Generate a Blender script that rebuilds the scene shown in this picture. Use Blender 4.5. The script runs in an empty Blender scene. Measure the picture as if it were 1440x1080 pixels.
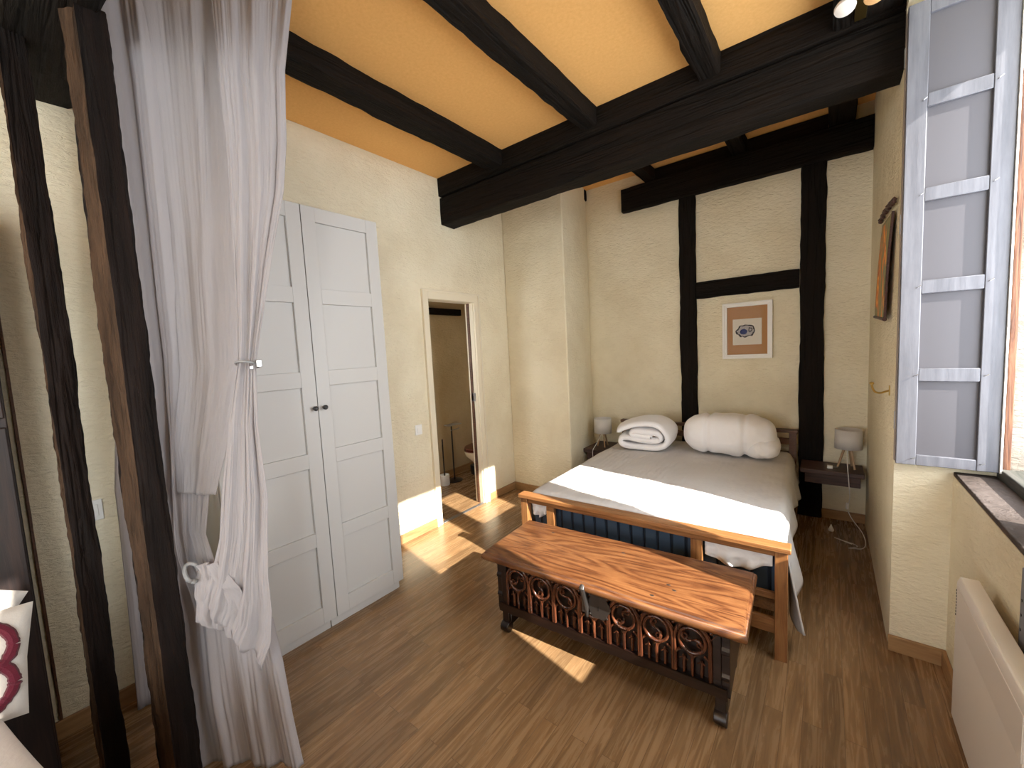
import bpy, bmesh, math, random
from mathutils import Vector, Matrix, noise
random.seed(7)
PI = math.pi
C = bpy.context.scene.collection
scn = bpy.context.scene

# ---------------------------------------------------------------- mesh helpers
class MB:
    def __init__(s):
        s.v = []; s.f = []; s.m = []
    def add(s, vs, fs, mi=0):
        o = len(s.v); s.v += [tuple(v) for v in vs]
        for f in fs: s.f.append(tuple(i + o for i in f)); s.m.append(mi)
        return s
    def box(s, x0, x1, y0, y1, z0, z1, mi=0):
        v = [(x0,y0,z0),(x1,y0,z0),(x1,y1,z0),(x0,y1,z0),(x0,y0,z1),(x1,y0,z1),(x1,y1,z1),(x0,y1,z1)]
        return s.add(v, [(0,3,2,1),(4,5,6,7),(0,1,5,4),(1,2,6,5),(2,3,7,6),(3,0,4,7)], mi)
    def prism(s, poly, z0, z1, mi=0):
        n = len(poly)
        v = [(x,y,z0) for x,y in poly] + [(x,y,z1) for x,y in poly]
        f = [tuple(reversed(range(n))), tuple(range(n, 2*n))] + [(i,(i+1)%n,n+(i+1)%n,n+i) for i in range(n)]
        return s.add(v, f, mi)
    def tube(s, pts, r, n=8, closed=False, mi=0):
        pts = [Vector(p) for p in pts]; k = len(pts)
        rr = r if isinstance(r, (list, tuple)) else [r]*k
        rings = []; up = None
        for i, p in enumerate(pts):
            if closed: t = pts[(i+1)%k] - pts[i-1]
            else: t = pts[min(i+1,k-1)] - pts[max(i-1,0)]
            if t.length < 1e-9: t = Vector((0,0,1))
            t.normalize()
            if up is None:
                up = Vector((0,0,1)) if abs(t.z) < .9 else Vector((1,0,0))
            a = up - t*up.dot(t)
            if a.length < 1e-6: a = t.orthogonal()
            a.normalize(); up = a; b = t.cross(a)
            rings.append([p + (a*math.cos(2*PI*j/n) + b*math.sin(2*PI*j/n))*rr[i] for j in range(n)])
        v = [q for g in rings for q in g]; f = []
        for i in range(k if closed else k-1):
            for j in range(n):
                a0 = i*n+j; a1 = i*n+(j+1)%n; b0 = ((i+1)%k)*n+j; b1 = ((i+1)%k)*n+(j+1)%n
                f.append((a0,a1,b1,b0))
        if not closed:
            f.append(tuple(reversed(range(n)))); f.append(tuple((k-1)*n+j for j in range(n)))
        return s.add(v, f, mi)
    def lathe(s, prof, cx=0, cy=0, cz=0, n=32, sx=1, sy=1, cap=True, mi=0):
        v = []; f = []; k = len(prof)
        for r, z in prof:
            for j in range(n):
                a = 2*PI*j/n; v.append((cx+r*sx*math.cos(a), cy+r*sy*math.sin(a), cz+z))
        for i in range(k-1):
            for j in range(n): f.append((i*n+j, i*n+(j+1)%n, (i+1)*n+(j+1)%n, (i+1)*n+j))
        if cap:
            f.append(tuple(reversed(range(n)))); f.append(tuple((k-1)*n+j for j in range(n)))
        return s.add(v, f, mi)
    def grid(s, fn, nu, nv, mi=0, flip=False, wrap=False):
        v = [fn(i/nu, j/nv) for j in range(nv+1) for i in range(nu+1)]
        w = nu+1; f = []
        for j in range(nv):
            for i in range(nu):
                q = (j*w+i, j*w+i+1, (j+1)*w+i+1, (j+1)*w+i)
                f.append(tuple(reversed(q)) if flip else q)
        return s.add(v, f, mi)
    def xf(s, M):
        s.v = [tuple(M @ Vector(v)) for v in s.v]; return s
    def build(s, name, mat, parent=None, bevel=0, seg=2, sub=0, thick=0, angle=35, label=None, world=False, top=True, fixn=False):
        me = bpy.data.meshes.new(name)
        off = Vector((0,0,0))
        if parent is not None and world:
            off = parent.location
        elif parent is None and top:
            xs=[v[0] for v in s.v]; ys=[v[1] for v in s.v]; zs=[v[2] for v in s.v]
            off = Vector(((min(xs)+max(xs))/2, (min(ys)+max(ys))/2, min(zs)))
        me.from_pydata([(v[0]-off.x, v[1]-off.y, v[2]-off.z) for v in s.v], [], s.f)
        mats = mat if isinstance(mat, (list, tuple)) else [mat]
        for m in mats: me.materials.append(m)
        for p, mi in zip(me.polygons, s.m): p.material_index = min(mi, len(mats)-1); p.use_smooth = True
        if fixn:
            bm = bmesh.new(); bm.from_mesh(me); bmesh.ops.recalc_face_normals(bm, faces=bm.faces); bm.to_mesh(me); bm.free()
        me.update()
        try: me.set_sharp_from_angle(angle=math.radians(angle))
        except Exception: pass
        o = bpy.data.objects.new(name, me); C.objects.link(o)
        if parent is not None: o.parent = parent
        else: o.location = off
        if thick:
            m = o.modifiers.new('t', 'SOLIDIFY'); m.thickness = thick; m.offset = 0
        if bevel:
            m = o.modifiers.new('b', 'BEVEL'); m.width = bevel; m.segments = seg; m.limit_method = 'ANGLE'; m.angle_limit = math.radians(40)
            m.harden_normals = False
        if sub:
            m = o.modifiers.new('s', 'SUBSURF'); m.levels = sub; m.render_levels = sub
        if label: o['label'] = label
        return o

def thing(name, label, cat, loc=(0,0,0), rz=0, group=None):
    o = bpy.data.objects.new(name, None); C.objects.link(o)
    o.empty_display_size = .1
    o.location = loc; o.rotation_euler = (0,0,rz); o['label'] = label; o['category'] = cat
    if group: o['group'] = group
    return o
def tag(o, label, cat, group=None):
    o['label'] = label; o['category'] = cat
    if group: o['group'] = group
    return o
def struct(o):
    o['kind'] = 'structure'; return o

# ---------------------------------------------------------------- materials
def mat(name, col, rough=.6, spec=.5, metal=0, **k):
    m = bpy.data.materials.new(name); m.use_nodes = True
    nt = m.node_tree; b = nt.nodes['Principled BSDF']
    b.inputs['Base Color'].default_value = (*col, 1); b.inputs['Roughness'].default_value = rough
    b.inputs['Specular IOR Level'].default_value = spec; b.inputs['Metallic'].default_value = metal
    for a, v in k.items(): b.inputs[a.replace('_', ' ')].default_value = v
    return m
def N(m, t, **k):
    n = m.node_tree.nodes.new(t)
    for a, v in k.items():
        if a in ('inp',):
            for q, w in v.items(): n.inputs[q].default_value = w
        else: setattr(n, a, v)
    return n
def L(m, a, b): m.node_tree.links.new(a, b)
def coord(m, scale=(1,1,1), kind='Object', rot=(0,0,0)):
    t = N(m, 'ShaderNodeTexCoord'); mp = N(m, 'ShaderNodeMapping')
    mp.inputs['Scale'].default_value = scale; mp.inputs['Rotation'].default_value = rot
    L(m, t.outputs[kind], mp.inputs['Vector']); return mp.outputs['Vector']
def noise_n(m, vec, scale, detail=6, rough=.6, dist=0):
    n = N(m, 'ShaderNodeTexNoise'); n.inputs['Scale'].default_value = scale; n.inputs['Detail'].default_value = detail
    n.inputs['Roughness'].default_value = rough; n.inputs['Distortion'].default_value = dist
    L(m, vec, n.inputs['Vector']); return n.outputs['Fac']
def ramp(m, fac, stops):
    r = N(m, 'ShaderNodeValToRGB'); e = r.color_ramp.elements
    while len(e) < len(stops): e.new(.5)
    for q, (p, c) in zip(e, stops):
        q.position = p; q.color = (*c, 1) if len(c) == 3 else c
    L(m, fac, r.inputs['Fac']); return r.outputs['Color']
def bump(m, h, strength=.3, dist=.01, prev=None):
    b = N(m, 'ShaderNodeBump'); b.inputs['Strength'].default_value = strength; b.inputs['Distance'].default_value = dist
    L(m, h, b.inputs['Height'])
    if prev is not None: L(m, prev, b.inputs['Normal'])
    return b.outputs['Normal']
def BS(m): return m.node_tree.nodes['Principled BSDF']
def setc(m, c): L(m, c, BS(m).inputs['Base Color'])
def setn(m, n): L(m, n, BS(m).inputs['Normal'])

def plaster(name, c1, c2, st=.5):
    m = mat(name, c1, .9, .15)
    v = coord(m)
    n1 = noise_n(m, v, 2.2, 5); setc(m, ramp(m, n1, [(.35, c2), (.6, c1)]))
    v2 = coord(m, (1,1,2.4))
    n2 = noise_n(m, v2, 28, 6, .65, .6); n3 = noise_n(m, v, 7, 3)
    n4 = noise_n(m, coord(m, (1,1,3.2)), 11, 4, .6, 1.2)
    b1 = bump(m, n3, st*.5, .03); b2 = bump(m, n4, st*.5, .016, b1); setn(m, bump(m, n2, st, .013, b2)); return m
M_wall = plaster('plaster', (.86,.78,.59), (.78,.69,.50), .9)
M_wallw = plaster('plaster_white', (.80,.76,.66), (.74,.69,.57), .4)
M_ext = plaster('exterior_stone', (.36,.35,.33), (.20,.15,.10), 1)

M_ceil = mat('ochre_ceiling', (.80,.50,.21), .85, .1)
v = coord(M_ceil); setc(M_ceil, ramp(M_ceil, noise_n(M_ceil, v, 60, 4, .7), [(.3,(.80,.44,.145)),(.7,(.88,.51,.19))]))

def darkbeam(name, axis, c1=(.004,.003,.002), c2=(.016,.0095,.006), st=1):
    m = mat(name, c1, .75, .15)
    sc = [9,9,9]; sc[axis] = .9
    v = coord(m, sc)
    n = noise_n(m, v, 2.0, 8, .65, .4)
    big = noise_n(m, coord(m), 3, 3)
    mx = N(m, 'ShaderNodeMix', data_type='RGBA'); L(m, big, mx.inputs[0])
    L(m, ramp(m, n, [(.35,c1),(.75,c2)]), mx.inputs[6]); L(m, ramp(m, n, [(.3,c1),(.8,tuple(x*.55 for x in c2))]), mx.inputs[7])
    setc(m, mx.outputs[2])
    sc2 = [30,30,30]; sc2[axis] = 1.5
    n2 = noise_n(m, coord(m, sc2), 1.5, 6, .6)
    ck = ramp(m, noise_n(m, coord(m, [s_*.35 for s_ in sc2]), 1.2, 3, .5, .3), [(.46,(1,1,1)),(.49,(0,0,0)),(.51,(0,0,0)),(.54,(1,1,1))])
    setn(m, bump(m, ck, .6, .012, bump(m, n2, st, .01, bump(m, n, st, .02)))); return m
M_bx = darkbeam('dark_beam_x', 0); M_by = darkbeam('dark_beam_y', 1); M_bz = darkbeam('dark_beam_z', 2)
M_post = darkbeam('old_post', 2, (.004,.0025,.002), (.020,.010,.007), 1)
M_waney = darkbeam('waney_edge', 2, (.016,.009,.005), (.15,.085,.048), 1)

# oak laminate: narrow boards running along y
M_floor = mat('oak_boards', (.3,.16,.07), .28, .5)
def floor_mat(m):
    v = coord(m, (1,1,1), 'Object', (0,0,PI/2))
    br = N(m, 'ShaderNodeTexBrick'); br.offset = .37; br.squash = 1
    for k_, w in (('Scale',1),('Mortar Size',.0012),('Mortar Smooth',.1),('Bias',0),('Brick Width',.9),('Row Height',.064)):
        br.inputs[k_].default_value = w
    br.inputs['Color1'].default_value = (0,0,0,1); br.inputs['Color2'].default_value = (1,1,1,1); br.inputs['Mortar'].default_value = (.5,.5,.5,1)
    L(m, v, br.inputs['Vector'])
    # grain, shifted per board
    t = N(m, 'ShaderNodeTexCoord')
    ad = N(m, 'ShaderNodeVectorMath', operation='MULTIPLY_ADD')
    L(m, br.outputs['Color'], ad.inputs[0]); ad.inputs[1].default_value = (7,13,3); L(m, t.outputs['Object'], ad.inputs[2])
    mp = N(m, 'ShaderNodeMapping'); mp.inputs['Scale'].default_value = (26,1.6,1); L(m, ad.outputs[0], mp.inputs['Vector'])
    g = noise_n(m, mp.outputs['Vector'], 1.6, 7, .62, 1.6)
    c = ramp(m, g, [(.30,(.15,.082,.036)),(.5,(.25,.145,.068)),(.72,(.34,.21,.105))])
    hs = N(m, 'ShaderNodeHueSaturation'); L(m, c, hs.inputs['Color'])
    mr = N(m, 'ShaderNodeMapRange'); L(m, br.outputs['Color'], mr.inputs[0]); mr.inputs[3].default_value = .78; mr.inputs[4].default_value = 1.18
    L(m, mr.outputs[0], hs.inputs['Value'])
    mx = N(m, 'ShaderNodeMix', data_type='RGBA'); L(m, br.outputs['Fac'], mx.inputs[0]); L(m, hs.outputs[0], mx.inputs[6]); mx.inputs[7].default_value = (.13,.07,.03,1)
    setc(m, mx.outputs[2])
    rr = N(m, 'ShaderNodeMapRange'); L(m, g, rr.inputs[0]); rr.inputs[3].default_value = .2; rr.inputs[4].default_value = .34
    L(m, rr.outputs[0], BS(m).inputs['Roughness'])
    setn(m, bump(m, g, .08, .004))
floor_mat(M_floor)
M_skirt = mat('oak_skirting', (.34,.19,.085), .45, .4)
v = coord(M_skirt, (3,3,30)); setc(M_skirt, ramp(M_skirt, noise_n(M_skirt, v, 2, 5), [(.3,(.25,.13,.055)),(.7,(.40,.24,.11))]))

def wood(name, axis, c1, c2, c3, rough=.4, fine=30, st=.15, scale=1.6, dist=1.5, spec=.5):
    m = mat(name, c2, rough, spec)
    sc = [fine]*3; sc[axis] = fine*.06
    n = noise_n(m, coord(m, sc), scale, 7, .6, dist)
    setc(m, ramp(m, n, [(.3,c1),(.5,c2),(.72,c3)])); setn(m, bump(m, n, st, .004)); return m
M_pine_x = wood('honey_pine_x', 0, (.15,.055,.016), (.27,.115,.038), (.36,.175,.065), .35)
M_pine_z = wood('honey_pine_z', 2, (.15,.055,.016), (.27,.115,.038), (.36,.175,.065), .35)
M_pine_y = wood('honey_pine_y', 1, (.16,.07,.03), (.28,.13,.05), (.36,.18,.07), .4)
M_brown = wood('brown_stain', 0, (.05,.022,.012), (.10,.045,.024), (.15,.07,.037), .45)
M_chest = wood('chest_wood', 0, (.003,.0015,.001), (.010,.004,.003), (.024,.010,.006), .33, 22, .5, spec=.6)  # boards darkened towards black to carry the shade behind the carving
M_carved_lit = wood('carved_wood_lit', 2, (.014,.005,.003), (.08,.024,.011), (.20,.07,.032), .2, 22, .4, spec=.7)  # tracery coloured lighter than the boards, as if the sun caught it
M_night = wood('night_wood', 0, (.028,.014,.011), (.06,.03,.024), (.09,.045,.035), .5)
M_leg = wood('lamp_leg', 2, (.30,.19,.10), (.42,.27,.15), (.5,.34,.2), .5)
# chest lid with broad cathedral grain
M_lid = mat('lid_wood', (.4,.18,.06), .33, .5)
def lidm(m):
    v = coord(m, (1.2,7,7))
    n0 = noise_n(m, v, .75, 2, .45, .25)
    w = N(m, 'ShaderNodeMath', operation='MULTIPLY'); L(m, n0, w.inputs[0]); w.inputs[1].default_value = 120
    s_ = N(m, 'ShaderNodeMath', operation='SINE'); L(m, w.outputs[0], s_.inputs[0])
    mr = N(m, 'ShaderNodeMapRange'); mr.inputs[1].default_value = -1; L(m, s_.outputs[0], mr.inputs[0])
    fine = noise_n(m, coord(m, (4,60,60)), 2, 6, .6, .5)
    ml = N(m, 'ShaderNodeMath', operation='MULTIPLY_ADD'); L(m, mr.outputs[0], ml.inputs[0]); ml.inputs[1].default_value = .27
    mf = N(m, 'ShaderNodeMath', operation='MULTIPLY'); L(m, fine, mf.inputs[0]); mf.inputs[1].default_value = .75; L(m, mf.outputs[0], ml.inputs[2])
    c = ramp(m, ml.outputs[0], [(.2,(.03,.010,.004)),(.38,(.10,.034,.012)),(.52,(.155,.060,.021)),(.8,(.215,.093,.034))])
    big = noise_n(m, coord(m), 6, 4)
    mx = N(m, 'ShaderNodeMix', data_type='RGBA', blend_type='MULTIPLY'); mx.inputs[0].default_value = .7
    L(m, c, mx.inputs[6]); L(m, ramp(m, big, [(.3,(.55,.45,.4)),(.55,(1,1,1))]), mx.inputs[7])
    setc(m, mx.outputs[2]); setn(m, bump(m, ml.outputs[0], .35, .003))
lidm(M_lid)

M_ward = mat('wardrobe_white', (.50,.485,.465), .42, .4)
M_white = mat('white_paint', (.80,.78,.74), .45, .4)
M_creamp = mat('cream_paint', (.76,.68,.52), .45, .4)
M_plast = mat('white_plastic', (.82,.81,.78), .3, .5)
M_rad = mat('radiator_enamel', (.72,.66,.60), .4, .4)
M_shut = mat('shutter_paint', (.56,.56,.60), .45, .45)
v = coord(M_shut, (14,14,1.2)); n_ = noise_n(M_shut, v, 3, 7, .65)
setc(M_shut, ramp(M_shut, n_, [(.3,(.095,.095,.11)),(.65,(.15,.15,.17))])); setn(M_shut, bump(M_shut, n_, .25, .004))
M_shut_shaded = mat('shutter_panel', (.085,.08,.09), .5, .4)  # same paint in a darker tone, shade of the recessed panels coloured in
M_shutb = mat('shutter_back_leaf', (.30,.24,.20), .6, .3)
M_redwood = wood('weathered_frame', 2, (.03,.010,.006), (.12,.045,.02), (.22,.11,.055), .7, 40, .9)
M_darkframe = wood('grey_frame', 1, (.03,.03,.027), (.07,.07,.06), (.12,.11,.10), .6)
M_sill = plaster('sill_stone', (.10,.08,.072), (.05,.037,.03), .8)
M_cup = wood('cupboard_wood', 2, (.006,.003,.003), (.014,.007,.006), (.03,.014,.010), .5)
M_black = mat('black_metal', (.015,.014,.014), .35, .5)
M_iron = mat('iron', (.11,.10,.095), .38, .5, .85)
M_brass = mat('brass', (.55,.38,.12), .3, .5, 1)
M_steel = mat('brushed_steel', (.45,.45,.46), .35, .5, .9)
M_porc = mat('porcelain', (.80,.70,.52), .15, .6)
M_seat = mat('mahogany_seat', (.10,.022,.012), .25, .6)
M_navy = mat('navy_ticking', (.030,.050,.085), .75, .3)
wv = N(M_navy, 'ShaderNodeTexWave', wave_type='BANDS', bands_direction='X'); wv.inputs['Scale'].default_value = 4.2; wv.inputs['Distortion'].default_value = .6
L(M_navy, coord(M_navy), wv.inputs['Vector']); 
nr = ramp(M_navy, wv.outputs['Fac'], [(.0,(0,0,0)),(.12,(1,1,1))]); setn(M_navy, bump(M_navy, nr, 1, .02))
setc(M_navy, ramp(M_navy, wv.outputs['Fac'], [(.0,(.012,.02,.035)),(.12,(.04,.065,.105))]))

def cloth(name, c, st=.3, sc=220, tr=0):
    m = mat(name, c, .85, .15, Sheen_Weight=.2)
    n = noise_n(m, coord(m), sc, 3); b = bump(m, noise_n(m, coord(m), 16, 4), .25, .01)
    setn(m, bump(m, n, st, .002, b)); return m
M_duvet = cloth('duvet_cotton', (.82,.80,.81))
M_spread = mat('quilted_bedspread', (.58,.56,.55), .9, .15)
wv = N(M_spread, 'ShaderNodeTexWave', wave_type='BANDS', bands_direction='X'); wv.inputs['Scale'].default_value = 8; wv.inputs['Distortion'].default_value = 2.5; wv.inputs['Detail'].default_value = 2; wv.inputs['Detail Scale'].default_value = 2
L(M_spread, coord(M_spread), wv.inputs['Vector'])
setn(M_spread, bump(M_spread, noise_n(M_spread, coord(M_spread), 9, 4), .3, .02, bump(M_spread, wv.outputs['Fac'], .28, .004)))
M_throw = cloth('fleece_throw', (.62,.58,.55), .5, 90)
M_cush = cloth('cushion_linen', (.58,.54,.49), .5, 150)
M_tuft = cloth('burgundy_tuft', (.10,.010,.022), 1, 260)
M_cord = mat('lamp_cord', (.72,.70,.66), .5)
# sheer curtain: diffuse with some light passing through
def sheer(name, c, alpha):
    m = bpy.data.materials.new(name); m.use_nodes = True; nt = m.node_tree; nt.nodes.clear()
    out = nt.nodes.new('ShaderNodeOutputMaterial'); d = nt.nodes.new('ShaderNodeBsdfDiffuse'); t = nt.nodes.new('ShaderNodeBsdfTranslucent')
    d.inputs[0].default_value = (*c,1); t.inputs[0].default_value = (*c,1)
    mx = nt.nodes.new('ShaderNodeMixShader'); mx.inputs[0].default_value = .35
    nt.links.new(d.outputs[0], mx.inputs[1]); nt.links.new(t.outputs[0], mx.inputs[2])
    tr = nt.nodes.new('ShaderNodeBsdfTransparent'); m2 = nt.nodes.new('ShaderNodeMixShader'); m2.inputs[0].default_value = alpha
    nt.links.new(tr.outputs[0], m2.inputs[1]); nt.links.new(mx.outputs[0], m2.inputs[2]); nt.links.new(m2.outputs[0], out.inputs[0])
    vv = coord(m, (1,1,1)); nn = noise_n(m, vv, 260, 2); bb = bump(m, nn, .3, .002, bump(m, noise_n(m, coord(m,(14,14,2.2)), 1.6, 4), .35, .010))
    for q in (d, t): nt.links.new(bb, q.inputs['Normal'])
    return m
M_curt = sheer('sheer_cotton', (.50,.47,.48), .95)
M_shade = sheer('lamp_shade_linen', (.80,.77,.74), 1)

# ---------------------------------------------------------------- room shell
def wallbox(name, *bx, m=M_wall):
    b = MB()
    for q in bx: b.box(*q)
    return struct(b.build(name, m, top=False))
struct(MB().box(-3.9,1.0,-3.6,4.4,-.08,0).build('floor', M_floor, top=False))
struct(MB().box(-2.9,1.0,-3.6,2.60,3.0,3.06).box(-2.9,1.0,2.55,4.25,3.155,3.22).build('ceiling', M_ceil, top=False))
# left wall with the doorway
wallbox('wall_left', (-2.77,-2.67,.56,2.282,0,3.2), (-2.77,-2.67,2.855,4.25,0,3.2), (-2.77,-2.67,2.282,2.855,1.97,3.2),
        (-2.77,-2.48,-3.6,.56,0,3.2))
wallbox('wall_back', (-2.77,1.0,4.07,4.25,0,3.2))
MB_p = MB().prism([(-2.67,3.35),(-1.955,3.35),(-1.985,3.72),(-2.075,4.07),(-2.67,4.07)], 0, 3.17)
struct(MB_p.build('wall_pier', M_wall, bevel=.012, top=False))
wallbox('wall_right', (.24,.92,2.47,4.25,0,3.2), (.425,.92,1.10,2.47,0,.868), (.24,.92,1.10,2.47,2.83,3.2), (.62,.92,1.10,2.47,2.80,2.83),
        (.24,.92,.75,1.10,2.83,3.2), (.425,.92,-.53,1.10,0,3.2), (.24,.92,-.53,.0,0,3.2),
        (.24,.92,-1.8,-.53,0,.868), (.24,.92,-1.8,-.53,2.93,3.2), (.24,.92,-3.6,-1.8,0,3.2))
# the rest of the room behind the camera; unseen window openings added to bring in daylight
wallbox('wall_front', (-2.77,-2.4,-3.72,-3.6,0,3.2), (.1,1.0,-3.72,-3.6,0,3.2), (-1.3,-1.1,-3.72,-3.6,0,3.2), (-2.4,.1,-3.72,-3.6,0,.8), (-2.4,.1,-3.72,-3.6,2.5,3.2), (-.3,.1,-3.72,-3.6,.8,2.5))
# toilet room beyond the doorway; unseen opening added to let sky light in
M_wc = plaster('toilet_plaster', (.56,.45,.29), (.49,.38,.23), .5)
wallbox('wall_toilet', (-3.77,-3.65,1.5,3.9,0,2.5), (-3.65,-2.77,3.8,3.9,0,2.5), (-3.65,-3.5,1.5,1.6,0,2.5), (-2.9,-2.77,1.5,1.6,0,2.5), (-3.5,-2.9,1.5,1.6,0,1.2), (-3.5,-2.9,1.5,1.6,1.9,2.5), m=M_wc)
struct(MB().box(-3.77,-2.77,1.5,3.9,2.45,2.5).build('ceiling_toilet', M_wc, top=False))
# skirtings
def skirt(n, *bx):
    b = MB()
    for q in bx: b.box(*q)
    struct(b.build('baseboard_'+n, M_skirt, bevel=.003, top=False))
skirt('left', (-2.67,-2.655,1.50,2.222,0,.075), (-2.67,-2.655,2.915,3.35,0,.075), (-2.48,-2.465,-1.2,.56,0,.075))
skirt('pier', (-2.655,-1.95,3.335,3.35,0,.075))
skirt('back', (-2.05,.24,4.055,4.07,0,.075))
skirt('alcove', (.235,.425,2.455,2.47,0,.075))
skirt('right', (.41,.425,1.1,2.455,0,.075))
skirt('toilet', (-3.65,-3.635,1.6,3.8,0,.075), (-3.635,-2.77,3.785,3.8,0,.075))
# door lining + architrave
d = thing('door_1', '', '', (-2.67,2.57,0)); del d['label']; del d['category']; d['kind'] = 'structure'
b = MB()
b.box(-2.675,-2.655,2.222,2.288,0,2.045).box(-2.675,-2.655,2.85,2.915,0,2.045).box(-2.675,-2.655,2.288,2.85,1.965,2.045)
b.box(-2.655,-2.645,2.222,2.24,0,2.045).box(-2.655,-2.645,2.897,2.915,0,2.045).box(-2.655,-2.645,2.24,2.897,2.027,2.045)
b.build('architrave', M_creamp, d, bevel=.003, world=True)
b = MB().box(-2.775,-2.675,2.275,2.288,0,1.97).box(-2.72,-2.675,2.842,2.855,0,1.97).box(-2.775,-2.755,2.842,2.855,0,1.97).box(-2.775,-2.675,2.288,2.842,1.962,1.97)
b.build('jamb_lining', M_creamp, d, bevel=.001, world=True)
MB().box(-2.752,-2.724,2.835,2.856,0,1.962).build('sliding_door_edge', M_brown, d, world=True)
MB().box(-2.745,-2.70,2.845-.01,2.8405,1.02,1.10).build('latch_plate', M_steel, d, world=True)
MB().box(-2.70,-2.665,2.288,2.842,0,.006).build('threshold_strip', M_steel, d, bevel=.002, world=True)

# ---------------------------------------------------------------- timbers
def rough(axis, lo, hi, a0, a1, b0, b1, seed=0, seg=None, jit=.006, cham=.012, wane=None):
    """hewn timber along an axis; a,b = the two cross axes (in xyz order)"""
    seg = seg or max(8, int((hi-lo)/.05)); mb = MB(); rings = []
    cham *= .7
    prof = [(a0+cham,b0),((a0+a1)/2,b0),(a1-cham,b0),(a1,b0+cham),(a1,(b0+b1)/2),(a1,b1-cham),(a1-cham,b1),((a0+a1)/2,b1),(a0+cham,b1),(a0,b1-cham),(a0,(b0+b1)/2),(a0,b0+cham)]
    n = len(prof); vs = []
    for i in range(seg+1):
        t = lo + (hi-lo)*i/seg
        for j, (a, b) in enumerate(prof):
            w = noise.noise(Vector((t*2.2+seed*7, j*.45, seed*3.1)))*jit*1.6 + noise.noise(Vector((t*11+seed, j*1.7, seed)))*jit
            ca, cb = (a0+a1)/2, (b0+b1)/2
            da, db = a-ca, b-cb; l = math.hypot(da, db)
            a2, b2 = a + da/l*w, b + db/l*w
            if wane and j in wane[0]:
                q = max(0, noise.noise(Vector((t*3.3+seed, 5.1, 2))) + .25)*wane[1]
                a2 -= da/l*q; b2 -= db/l*q*.3
            p = [0,0,0]; r = [k for k in range(3) if k != axis]
            p[axis] = t; p[r[0]] = a2; p[r[1]] = b2; vs.append(p)
    fs = []
    for i in range(seg):
        for j in range(n):
            q = (i*n+j, i*n+(j+1)%n, (i+1)*n+(j+1)%n, (i+1)*n+j); fs.append(q)
    fs.append(tuple(reversed(range(n)))); fs.append(tuple(seg*n+j for j in range(n)))
    return mb.add(vs, fs)
# main beam with its top board
t = thing('ceiling_beam', 'massive blackened ceiling beam crossing the room in front of the bed wall', 'beam', (-1.2,2.58,2.61))
rough(0,-2.68,.25, 2.505,2.66, 2.612,2.845, 1, jit=.005).build('beam_body', M_bx, t, world=True, angle=26, fixn=True)
rough(0,-2.68,.25, 2.492,2.665, 2.85,3.02, 2, jit=.003, cham=.005).build('top_board', M_bx, t, world=True, angle=26, fixn=True)
b = MB().box(-2.67,.24,2.56,2.665,3.0,3.16); b.build('upper_board', M_bx, t, world=True)
# timber over the posts by the curtain
tag(rough(0,-2.49,.3, .10,.30, 2.58,2.86, 3, jit=.008, cham=.02).build('partition_beam', M_bx, angle=26, fixn=True),
    'dark hewn beam resting on the two old posts at the left', 'beam')
labs = {'f': ['ceiling joist nearest the wardrobe wall','ceiling joist with a wavy bark edge, second from the wardrobe wall','short-looking ceiling joist meeting the main beam above the bed, third from the wardrobe wall','dark ceiling joist against the window wall beside the spotlights'],
        'b': ['stub of joist showing past the main beam above the wall pier','joist end on the left tip of the header above the bed','joist end on the middle of the header above the bed','joist end on the right of the header beside the window wall']}
for i, (x0, x1) in enumerate(((-2.105,-1.95),(-1.29,-1.172),(-.578,-.462),(.0,.235))):
    o = rough(1,-3.6,2.50, x0,x1, 2.892 if i < 3 else 2.86, 3.01, 10+i, seg=150, jit=.006, cham=.015, wane=((9,10,11),.06) if i in (1,2) else None).build('ceiling_joist', M_by, angle=26, fixn=True)
    tag(o, 'black '+labs['f'][i], 'joist', 'joists of the orange ceiling before the main beam')
for i, (x0, x1) in enumerate(((-2.19,-2.06),(-1.42,-1.325),(-.665,-.555),(-.02,.135))):
    y1 = 3.55 if i == 0 else 4.07
    y1 = 4.06
    o = rough(1,2.66,y1, x0,x1, 3.04,3.16, 20+i, seg=40, jit=.004).build('ceiling_joist', M_by, angle=26, fixn=True)
    tag(o, 'black '+labs['b'][i], 'joist', 'joists between the main beam and the bed wall')
# wall framing behind the bed
tag(rough(0,-1.65,.238, 4.0,4.068, 2.812,3.035, 31, jit=.005).build('header_beam', M_bx, angle=26, fixn=True), 'black header beam across the top of the bed wall', 'beam')
b = MB().box(-1.325,-.665,4.045,4.075,3.03,3.15).box(-.555,-.02,4.045,4.075,3.03,3.15)
tag(b.build('infill_board', M_bx), 'black board closing the gaps above the header beam on the bed wall', 'board')
tag(rough(2,.0,2.82, -1.115,-.972, 4.035,4.068, 32, jit=.006).build('timber_stud', M_bz, angle=26, fixn=True), 'narrower black stud in the bed wall left of the framed picture', 'timber', 'black timber frame of the bed wall')
tag(rough(2,.0,2.82, -.185,-.03, 4.033,4.068, 33, jit=.007).build('timber_stud', M_bz, angle=26, fixn=True), 'wider black stud in the bed wall right of the framed picture', 'timber', 'black timber frame of the bed wall')
tag(rough(0,-.968,-.192, 4.035,4.068, 1.883,2.03, 34, jit=.005).build('timber_rail', M_bx, angle=26, fixn=True), 'black horizontal rail between the two studs above the picture', 'timber', 'black timber frame of the bed wall')
tag(MB().box(-3.65,-3.60,1.6,3.62,1.955,2.03).build('toilet_wall_timber', M_by, bevel=.004), 'black timber seen high on the toilet room wall through the doorway', 'timber')

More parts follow.
